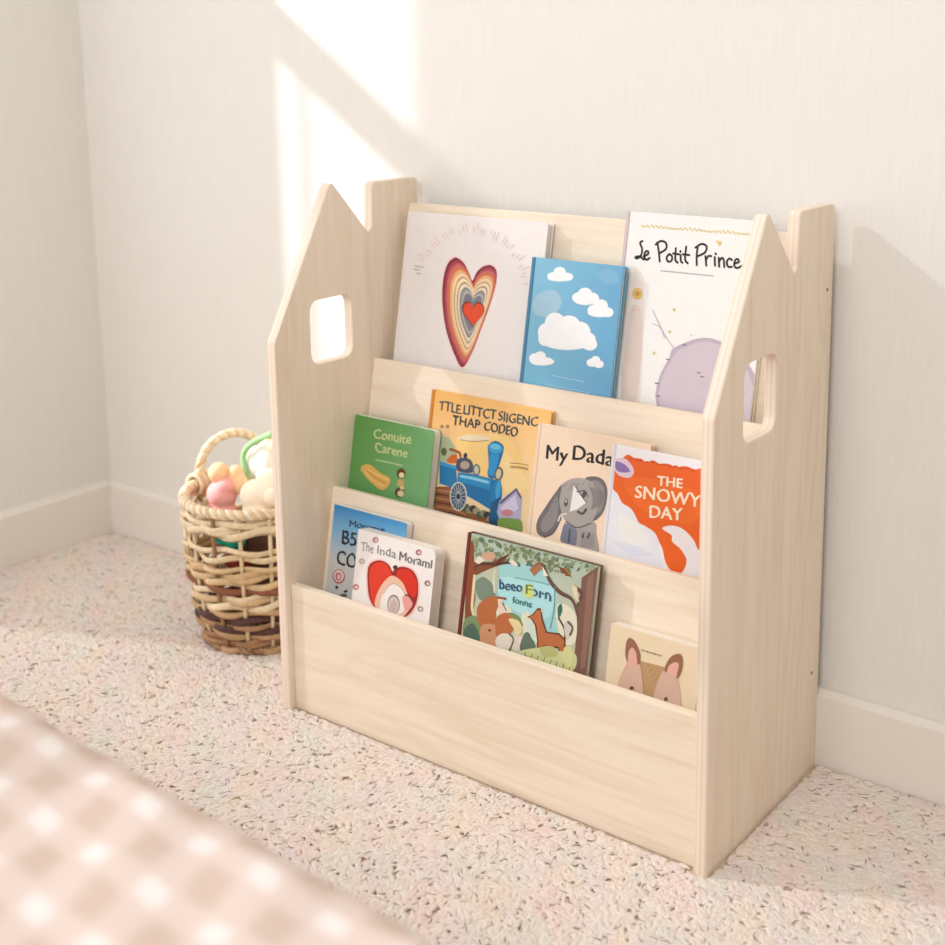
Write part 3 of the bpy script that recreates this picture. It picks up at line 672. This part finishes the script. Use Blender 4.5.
# --- forest book
b = Book('picture_book', 1, .0222, .0125, .2775, .4735, -.0085, 'sage green forest animal book with a dark red spine, in middle of the bottom tier', (150, 172, 150), spine=(112, 52, 40), back=(112, 92, 78))
b.view(455, 530, 6.3)
b.fill((150, 172, 150), [(206, 204, 164), (212, 208, 176), (172, 186, 168), (170, 190, 174)])
b.poly([(250, 270), (350, 200), (560, 260), (640, 400), (640, 640), (430, 640), (250, 420)], (158, 206, 206), True); b.poly([(270, 300), (600, 350), (620, 470), (560, 560), (330, 480)], (172, 220, 222), True)
lr = random.Random(5)
for k in range(190):
    x = 110+770*lr.random(); y = 45+(x-110)*.2+115*lr.random()**1.4
    b.ell(x, y, 9+(k % 4)*3, 8+(k % 3)*3, [(112, 134, 98), (134, 150, 112), (96, 118, 90), (160, 168, 132), (124, 126, 92)][k % 5], k)
b.poly([(130, 330), (200, 290), (250, 330), (250, 420), (160, 440)], (120, 138, 120), True); b.poly([(150, 260), (270, 240), (260, 400), (230, 330)], (186, 192, 168), True)
BR, BD = (128, 76, 52), (84, 52, 42)
b.poly([(95, 60), (120, 90), (120, 230), (130, 420), (110, 560), (60, 660), (70, 300)], (140, 72, 50)); b.poly([(115, 200), (230, 200), (300, 170), (340, 150), (300, 215), (220, 245), (120, 290)], BR)
for pts in ([(120, 250), (160, 215), (260, 215), (340, 205), (400, 222)], [(260, 215), (300, 180), (340, 155)]): b.stroke(pts, 13, BD, True, True, .4)
b.ell(215, 165, 45, 26, (206, 160, 132)); b.poly([(125, 200), (150, 160), (190, 190), (150, 215)], (226, 216, 200)); b.poly([(340, 200), (360, 180), (400, 220), (380, 230)], (226, 216, 200))
b.stroke([(125, 290), (115, 400), (110, 500), (140, 570), (175, 520)], 17, (226, 214, 168)); b.stroke([(255, 250), (245, 300), (250, 390)], 12, (210, 212, 190))
# right tree
b.poly([(800, 300), (900, 230), (880, 500), (830, 930), (740, 900), (770, 640), (770, 500), (790, 420)], (122, 88, 78)); b.poly([(835, 300), (880, 260), (860, 560), (820, 860), (790, 880), (815, 560)], (142, 106, 92))
for pts in ([(775, 540), (740, 440), (660, 390), (600, 320), (545, 215), (480, 250)], [(770, 480), (800, 400), (740, 350)]): b.stroke(pts, 24, (104, 76, 66), True, True, .5)
b.poly([(470, 250), (540, 205), (550, 240), (500, 290)], (170, 112, 76)); b.poly([(550, 225), (590, 290), (560, 290)], (232, 224, 206)); b.poly([(660, 240), (700, 240), (740, 300), (690, 280)], (182, 116, 66)); b.poly([(735, 340), (770, 360), (785, 460), (750, 420)], (226, 206, 174))
for k in range(4): b.stroke([(650+k*16, 230+k*18), (690+k*12, 250+k*12)], 7, (112, 70, 46), False)
b.stroke([(375, 300), (500, 322), (595, 345)], 4, (110, 150, 160)); b.stroke([(630, 350), (625, 500), (600, 620)], 5, (110, 146, 156))
b.text('beeo', (282, 372), (424, 390), 66, (52, 84, 116), .04, .05, 41); b.text('forn', (448, 402), (604, 446), 66, (62, 96, 120), .04, .06, 42)
b.poly([(440, 350), (480, 340), (500, 400), (470, 430), (430, 400)], (206, 214, 120), True); b.text('F', (446, 400), (490, 408), 62, (90, 124, 96), .01, 0, 43); b.text('fonns', (362, 458), (484, 488), 44, (74, 128, 128), .05, .05, 44)
for pts in ([(640, 480), (700, 470), (765, 540), (760, 700), (700, 720), (650, 620)], [(420, 540), (470, 520), (520, 620), (510, 720), (450, 700)], [(250, 500), (320, 470), (360, 520), (300, 560)]): b.poly(pts, (222, 220, 196), True)
# fox, deer, hare and leaves along the bottom
FX = (186, 108, 66)
b.poly([(60, 570), (130, 540), (180, 620), (150, 700), (60, 680)], (124, 144, 100), True); b.poly([(65, 620), (120, 590), (160, 690), (110, 710), (55, 670)], (84, 110, 96), True)
b.poly([(150, 470), (220, 420), (290, 430), (260, 520), (250, 600), (170, 610), (140, 540)], (182, 106, 62), True); b.poly([(270, 430), (320, 425), (300, 450), (330, 510), (280, 550)], (226, 206, 186)); b.stroke([(270, 425), (320, 432)], 12, (150, 92, 60)); b.stroke([(300, 460), (325, 505)], 6, BD)
b.poly([(165, 610), (220, 590), (262, 620), (258, 720), (220, 740), (165, 720)], (206, 146, 112), True); b.ell(220, 632, 9, 8, BD); b.poly([(260, 560), (330, 520), (380, 580), (360, 640), (270, 680)], FX, True); b.poly([(340, 520), (400, 540), (430, 600), (400, 600), (370, 560)], (126, 142, 84), True); b.poly([(340, 560), (400, 570), (425, 630), (390, 670), (370, 620)], (228, 208, 160), True)
b.ell(312, 702, 56, 52, (226, 216, 202)); b.ell(390, 710, 42, 48, (220, 206, 192)); b.ell(412, 690, 18, 26, (226, 212, 198), .4); b.stroke([(345, 655), (370, 690), (345, 760)], 9, (96, 84, 78))
b.poly([(440, 650), (480, 660), (510, 740), (470, 770), (410, 750)], (98, 116, 98), True); b.poly([(430, 570), (480, 580), (520, 700), (490, 690), (460, 620)], (206, 220, 206), True)
b.poly([(455, 548), (490, 530), (510, 505), (525, 490), (545, 495), (555, 560), (580, 640), (660, 650), (700, 690), (690, 800), (665, 805), (650, 745), (560, 735), (540, 790), (515, 785), (520, 700), (505, 600), (480, 560)], (98, 56, 40)); b.poly([(464, 550), (495, 536), (518, 505), (540, 505), (548, 570), (575, 648), (655, 660), (690, 695), (682, 790), (670, 795), (655, 735), (555, 725), (535, 778), (522, 775), (528, 700), (515, 600), (490, 560)], FX)
b.poly([(545, 490), (555, 505), (545, 520)], (236, 220, 200)); b.stroke([(655, 555), (690, 620), (695, 680)], 11, (76, 66, 54)); b.poly([(648, 490), (672, 465), (678, 510), (655, 555)], (60, 112, 96), True); b.poly([(690, 590), (740, 575), (745, 640), (705, 690)], (206, 200, 186), True); b.stroke([(715, 580), (742, 615), (728, 660)], 14, (116, 96, 84))
b.poly([(420, 760), (560, 740), (640, 760), (760, 780), (750, 880), (640, 870), (480, 800)], (204, 206, 152), True); b.poly([(540, 740), (620, 735), (650, 790), (560, 800)], (186, 184, 124), True)
for k in range(16): b.stroke([(440+k*20, 790+k*7), (446+k*20, 770+k*6)], 7, (198, 194, 120) if k % 2 else (128, 140, 80), False)
b.poly([(690, 740), (740, 750), (730, 860), (690, 830)], (214, 210, 152), True)
b.done()
# --- kraft animal book
b = Book('board_book', 1, .020, .0165, .498, .617, -.070, 'cream book with two pinkish long eared animal heads, rightmost on the bottom tier', (232, 212, 180), 'board', radius=.002)
b.view(595, 620, 8.591)
b.poly([(385, 350), (600, 405), (590, 560), (520, 720), (430, 720), (400, 520)], (190, 152, 110))
for k in range(60): b.ell(410+(k*37) % 170, 385+(k*53) % 250, 4, 4, (204, 168, 128) if k % 2 else (174, 136, 96))
HD = (212, 178, 158)
b.poly([(300, 340), (370, 350), (400, 440), (412, 560), (420, 700), (420, 800), (180, 800), (190, 600), (220, 480), (260, 400)], HD, True)
b.poly([(590, 440), (690, 470), (725, 560), (740, 700), (735, 900), (480, 860), (500, 690), (530, 560)], HD, True)
b.poly([(262, 260), (275, 180), (302, 152), (345, 185), (385, 270), (392, 340), (375, 382), (300, 382), (268, 330)], (152, 104, 82), True); b.poly([(290, 285), (318, 235), (350, 270), (362, 340), (358, 400), (290, 400)], (226, 174, 158), True)
b.poly([(602, 440), (612, 380), (660, 310), (735, 292), (757, 360), (742, 450), (700, 510), (640, 470)], (152, 104, 82), True); b.poly([(620, 440), (640, 390), (690, 362), (722, 380), (712, 440), (690, 500), (620, 480)], (226, 174, 158), True)
b.poly([(300, 400), (360, 400), (390, 460), (260, 460)], HD, True); b.poly([(600, 450), (690, 480), (700, 540), (570, 520)], HD, True)
b.ell(318, 592, 19, 24, (82, 68, 66)); b.ell(322, 602, 7, 9, (212, 196, 186)); b.ell(612, 686, 16, 26, (82, 68, 66)); b.ell(616, 692, 5, 8, (200, 184, 176))
x = 402
while x < 580:
    l = 9+(x*5) % 11; b.stroke([(x, 258+(x-402)*.29), (x+l, 256+(x+l-402)*.29)], 8+(x*3) % 7, (132, 114, 98), False, False); x += l+8
b.done()

# ------------------------------------------------------------------ basket with toys
BX, BY, BH = -.205, -.13, .226
basket = empty('wicker_basket', (BX, BY, 0)); tag(basket, 'round woven wicker basket on the carpet beside the bookshelf', 'basket')
def brad(z):
    t = z/BH; return .086+(.110-.086)*t**.8+.006*math.sin(math.pi*t)
REEDS = [(232, 208, 168), (240, 220, 184), (222, 192, 148), (236, 214, 178), (214, 180, 136)]  # paler set for the upper rows, sunlight painted into its cream
LOW = [(196, 158, 118), (180, 140, 104), (206, 170, 128), (166, 124, 92)]
NS = 16
sw = Sweep(); rows = 11
for r_ in range(rows):
    zc = (.012, .030, .048, .066, .086, .106, .124, .140, .166, .198, .212)[r_]
    for k in range(2):
        ph = math.pi*(r_+k)+random.uniform(-.2, .2); wob = random.uniform(0, 6); dz0 = random.uniform(-.0015, .0015)+(.0035 if k else -.0035)
        pts, ups = [], []
        for q in range(NS*10):
            th = 2*math.pi*q/(NS*10)
            s_ = math.sin(NS*th/2+ph)
            z = zc+dz0+.0028*math.sin(2*th+wob)+.002*math.sin(7*th+wob*2)+.0035*(1 if k else -1)*math.cos(NS*th/2+ph)*.6
            R = brad(max(z, 0))+.0052*s_
            pts.append((R*math.cos(th), R*math.sin(th), max(z, .006))); ups.append((0, 0, 1))
        lowm = zc < .085
        c = random.choice(LOW if lowm else REEDS)
        if r_ in (2, 3) and k == 0: c = (92, 64, 60)
        if r_ == 5 and k == 1: c = (150, 96, 70)
        sw.tube(pts, random.uniform(.0044, .0064), .0024, c, 6, True, ups)
for k in range(NS):
    th = 2*math.pi*(k+.5)/NS
    sw.tube([((brad(z)-.0005)*math.cos(th), (brad(z)-.0005)*math.sin(th), z) for z in np.linspace(.003, BH, 10)], .003, .003, random.choice(REEDS if k % 3 else LOW), 6)
sw.build('woven_wall', M_reed, basket)
def rope(sw, center, r_core, strands, r_strand, twists, colors, closed=False):
    P = np.asarray(center, float); n = len(P)
    T_ = np.roll(P, -1, 0)-np.roll(P, 1, 0) if closed else np.gradient(P, axis=0); T_ /= np.linalg.norm(T_, axis=1)[:, None]
    A = np.cross(T_, np.array([0.13, .2, 1.])); A /= np.linalg.norm(A, axis=1)[:, None]; B = np.cross(T_, A)
    for k in range(strands):
        a = 2*math.pi*k/strands+2*math.pi*twists*np.arange(n)/(n if closed else n-1)
        sw.tube(P+A*(r_core*np.cos(a))[:, None]+B*(r_core*np.sin(a))[:, None], r_strand, r_strand*.85, colors[k % len(colors)], 6, closed)
sw = Sweep(); n = 560; Rr = brad(BH)
rope(sw, [(Rr*math.cos(t), Rr*math.sin(t), BH+.003) for t in np.linspace(0, 2*math.pi, n, endpoint=False)], .0048, 4, .0038, 26, [(244, 226, 196), (232, 206, 166), (248, 234, 208), (224, 196, 156)], True)
sw.build('rim', M_reed, basket)
sw = Sweep(); Rb = brad(0)
rope(sw, [(Rb*math.cos(t), Rb*math.sin(t), .0075) for t in np.linspace(0, 2*math.pi, 300, endpoint=False)], .0035, 3, .0034, 22, [(176, 138, 104), (150, 112, 86), (192, 154, 118)], True)
for k in range(9): sw.tube([(rr*math.cos(t), rr*math.sin(t), .008) for rr in [Rb*(k+.5)/9] for t in np.linspace(0, 2*math.pi, 40, endpoint=False)], .0052, .0035, LOW[k % 4], 6, True)
sw.build('base', M_reed, basket)
a0, a1 = math.radians(192), math.radians(132)
p0 = np.array([Rr*math.cos(a0), Rr*math.sin(a0), BH-.004]); p1 = np.array([Rr*math.cos(a1), Rr*math.sin(a1), BH-.004])
ctr = []
for t in np.linspace(0, math.pi, 90):
    q = p0*(1+math.cos(t))/2+p1*(1-math.cos(t))/2; ctr.append(q+np.array([0, 0, .076*math.sin(t)**.7]))
sw = Sweep(); rope(sw, ctr, .0038, 3, .0044, 12, [(244, 224, 190), (232, 204, 160), (248, 230, 198)])
sw.build('handle', M_reed, basket)
for e in (p0, p1):                       # lashing where the handle joins the rim
    sw = Sweep()
    d = e/np.linalg.norm(e*np.array([1, 1, 0]))*np.array([1, 1, 0]); tg = np.array([-d[1], d[0], 0])
    for k in range(5):
        c = e+tg*(k-2)*.0062+np.array([0, 0, .006])
        sw.tube([c+d*.0135*math.cos(a)+np.array([0, 0, .0155*math.sin(a)]) for a in np.linspace(0, 2*math.pi, 20, endpoint=False)], .0034, .0034, [(244, 224, 190), (224, 192, 146)][k % 2], 6, True)
    sw.build('lashing', M_reed, basket)

def blob(name, parts, mat, parent=None, sub=2):
    """one smooth soft body from overlapping ellipsoids, remeshed into a single skin"""
    bm = bmesh.new()
    for c, r in parts:
        t = bmesh.new(); bmesh.ops.create_uvsphere(t, u_segments=28, v_segments=18, radius=1)
        for v in t.verts: v.co = Vector((c[0]+v.co.x*r[0], c[1]+v.co.y*r[1], c[2]+v.co.z*r[2]))
        merge(bm, t)
    o = bm_obj(name, bm, mat, parent, True)
    if len(parts) > 1:
        md = o.modifiers.new('r', 'REMESH'); md.mode = 'VOXEL'; md.voxel_size = .0022; md.use_smooth_shade = True
        ms = o.modifiers.new('s', 'SMOOTH'); ms.iterations = 12; ms.factor = .6
    return o
def plush_material(name, color, rough=.9):
    mt = new_mat(name, color, rough, .1); tc = N(mt, 'ShaderNodeTexCoord'); nz = N(mt, 'ShaderNodeTexNoise', i_Scale=420.0, i_Detail=3.0); L(mt, tc.outputs['Object'], nz.inputs['Vector'])
    bump(mt, nz.outputs['Fac'], .5, .001); return mt
def at(px, py, y=-.15): return ray_to_plane(px, py, Vector((0, y, 0)), Vector((0, -1, 0)))
def rel(px, py, y, o): return at(px, py, y)-o
# peach and pink doll
o = at(222, 500, -.165); d = empty('plush_doll', o); tag(d, 'small pink and peach soft doll at left in the wicker basket', 'soft toy')
r_ = lambda px, py, y=-.165: rel(px, py, y, o)
blob('head', [(r_(219, 473), (.0165, .016, .0165))], plush_material('peach_plush', (250, 206, 164)), d)
blob('body', [(r_(222, 494), (.025, .022, .022)), (r_(226, 486), (.017, .016, .015)), (r_(222, 512), (.026, .022, .022))], plush_material('pink_plush', (250, 176, 172)), d)
blob('arm', [(r_(236, 476, -.15), (.014, .013, .018)), (r_(240, 484, -.15), (.015, .013, .017))], plush_material('apricot_plush', (250, 206, 160)), d)
# white pouch with a green edge
o = at(262, 480, -.115); d = empty('cloth_pouch', o); tag(d, 'white cloth toy edged in pale green, topmost in the wicker basket', 'soft toy')
r_ = lambda px, py, y=-.115: rel(px, py, y, o)
blob('pouch', [(r_(259, 463), (.024, .016, .028)), (r_(268, 459), (.024, .016, .030)), (r_(272, 480), (.028, .018, .03))], plush_material('white_cloth', (246, 244, 234)), d)
sw = Sweep(); edge = spline([r_(272, 434, -.13), r_(262, 438, -.13), r_(251, 444, -.132), r_(244, 453, -.132), r_(244, 465, -.132), r_(248, 478, -.132), r_(251, 486, -.13)], 8)
sw.tube(edge, .0048, .0035, (166, 214, 152), 8); sw.build('green_trim', attr_material('green_felt', .9, .1), d)
blob('topper', [(r_(270, 441, -.125), (.010, .009, .011)), (r_(276, 446, -.125), (.013, .011, .012))], plush_material('cream_felt', (248, 226, 180)), d)
# cream soft toy
o = at(262, 505, -.185); d = empty('cream_soft_toy', o); tag(d, 'round cream soft toy by the front rim of the wicker basket', 'soft toy')
r_ = lambda px, py, y=-.175: rel(px, py, y, o)
cm = plush_material('cream_plush', (246, 228, 204))
blob('body', [(r_(258, 496), (.030, .024, .026)), (r_(272, 490), (.028, .022, .028)), (r_(262, 512), (.032, .026, .028))], cm, d)
blob('paw', [(r_(272, 497, -.197), (.014, .010, .013))], cm, d)
# things glimpsed through the weave
def crumple(name, c, r, color, label, seed):
    bm = bmesh.new(); bmesh.ops.create_icosphere(bm, subdivisions=4, radius=1); rr = random.Random(seed)
    ks = [(Vector((rr.gauss(0, 1), rr.gauss(0, 1), rr.gauss(0, 1)))*3.2, rr.uniform(0, 6)) for _ in range(6)]
    for v in bm.verts:
        q = 1+sum(.07*math.sin(k.dot(v.co)+p) for k, p in ks); v.co = Vector((v.co.x*r[0], v.co.y*r[1], v.co.z*r[2]))*q
    ob = bm_obj(name, bm, plush_material(name+'_cloth', color, .7), None, True); ob.location = c; tag(ob, label, 'soft toy'); return ob
crumple('soft_ball', at(223, 541, -.205)+Vector((0, .016, 0)), (.026, .021, .014), (40, 168, 142), 'teal soft ball seen through the side of the wicker basket', 3)
crumple('soft_block', at(226, 565, -.205)+Vector((0, .02, 0)), (.024, .02, .011), (134, 48, 44), 'dark red soft toy seen through the wicker basket below the teal ball', 4)
crumple('soft_cushion', Vector((BX+.005, BY, .098)), (.044, .044, .075), (98, 72, 62), 'dark brown soft toy low inside the wicker basket', 5)

# ------------------------------------------------------------------ bed in the foreground
def quilt_material():
    mt = new_mat('gingham_quilt', (240, 220, 206), .95, .05)
    tc = N(mt, 'ShaderNodeTexCoord'); sx = N(mt, 'ShaderNodeSeparateXYZ'); L(mt, tc.outputs['UV'], sx.inputs[0])
    outs = []
    for ax, per, ph in ((0, 1.0, 0.0), (1, 1.0, 0.0)):
        m1 = N(mt, 'ShaderNodeMath', operation='SUBTRACT'); L(mt, sx.outputs[ax], m1.inputs[0]); m1.inputs[1].default_value = ph
        m2 = N(mt, 'ShaderNodeMath', operation='MULTIPLY'); L(mt, m1.outputs[0], m2.inputs[0]); m2.inputs[1].default_value = 2*math.pi/per
        c = N(mt, 'ShaderNodeMath', operation='COSINE'); L(mt, m2.outputs[0], c.inputs[0])
        mr = N(mt, 'ShaderNodeMapRange', interpolation_type='SMOOTHSTEP'); mr.inputs['From Min'].default_value = -.9 if ax == 0 else -.55; mr.inputs['From Max'].default_value = 1.0; L(mt, c.outputs[0], mr.inputs['Value'])
        outs.append(mr.outputs[0])
    ad = N(mt, 'ShaderNodeMath', operation='ADD'); L(mt, outs[0], ad.inputs[0]); L(mt, outs[1], ad.inputs[1])
    hv = N(mt, 'ShaderNodeMath', operation='MULTIPLY'); hv.inputs[1].default_value = .5; L(mt, ad.outputs[0], hv.inputs[0])
    r = ramp(mt, [(0, (206, 183, 169)), (.4, (218, 198, 187)), (.75, (221, 203, 194)), (1, (234, 223, 218))]); L(mt, hv.outputs[0], r.inputs[0]); L(mt, r.outputs[0], bsdf(mt).inputs['Base Color'])
    return mt
bed = empty('bed', (.385, -1.385, 0), (0, 0, math.radians(-4.2))); tag(bed, 'low bed under the checked pink quilt in the foreground', 'bed')
bm = bmesh.new(); box(bm, (-.9, -.55, .14), (1.15, .47, .385), .03); bm_obj('mattress', bm, new_mat('mattress_ticking', (240, 232, 224), .9), bed)
bm = bmesh.new(); box(bm, (-.9, -.55, .06), (1.15, .46, .138), .006); bm_obj('bed_base', bm, M_wood_x, bed)
for x in (-.85, 1.1):
    for y in (-.5, .4):
        bm = bmesh.new(); box(bm, (x-.025, y-.025, 0), (x+.025, y+.025, .06), .004); bm_obj('leg', bm, M_wood_z, bed)
TURN = math.radians(-4.2); PV = Vector((.45, -.897, 0))
def turn(x, y, z):
    q = Vector((x, y, 0))-PV; c, d = math.cos(TURN), math.sin(TURN); return (PV.x+q.x*c-q.y*d, PV.y+.004+q.x*d+q.y*c, z)
prof = []
YO, ZT, RR = -.897, .408, .045
for y in np.linspace(-2.0, YO-RR, 60): prof.append((y, ZT, y))
for a in np.linspace(0, math.pi/2, 12)[1:]: prof.append((YO-RR+RR*math.sin(a), ZT-RR+RR*math.cos(a), YO-RR+RR*a))
for z in np.linspace(ZT-RR, .10, 18)[1:]: prof.append((YO+.006*math.sin((ZT-z)*12), z, YO-RR+RR*math.pi/2+(ZT-RR-z)))
V = []; F = []; UV = []; nx = 150; npf = len(prof)
for k in range(nx+1):
    x = -.60+2.2*k/nx
    for (y, z, s_) in prof:
        puff = .0035*math.sin(x*50)*math.sin(s_*62)+.004*math.sin(x*7+s_*5)
        hang = max(0, ZT-RR-z)/.3
        V.append(turn(x, y+(.010*hang*math.sin(x*21)), z+puff*(1-hang))); X, Y, _ = turn(x, s_, 0); dx, dy = X-.55, Y+.944; det = .060*-.049+.005*.014; UV.append(((dx*-.049-dy*.014)/det, (.060*dy+.005*dx)/det))
for k in range(nx):
    for j in range(npf-1): a = k*npf+j; F.append((a, a+npf, a+npf+1, a+1))
me = bpy.data.meshes.new('quilt'); me.from_pydata(V, [], F); uv = me.uv_layers.new(name='UVMap')
for lp in me.loops: uv.data[lp.index].uv = UV[lp.vertex_index]
me.shade_smooth(); q = link('quilt', me, quilt_material()); sd = q.modifiers.new('thick', 'SOLIDIFY'); sd.thickness = .008; sd.offset = -1
tag(q, 'soft pink and white checked quilt draped over the bed in the foreground', 'quilt')
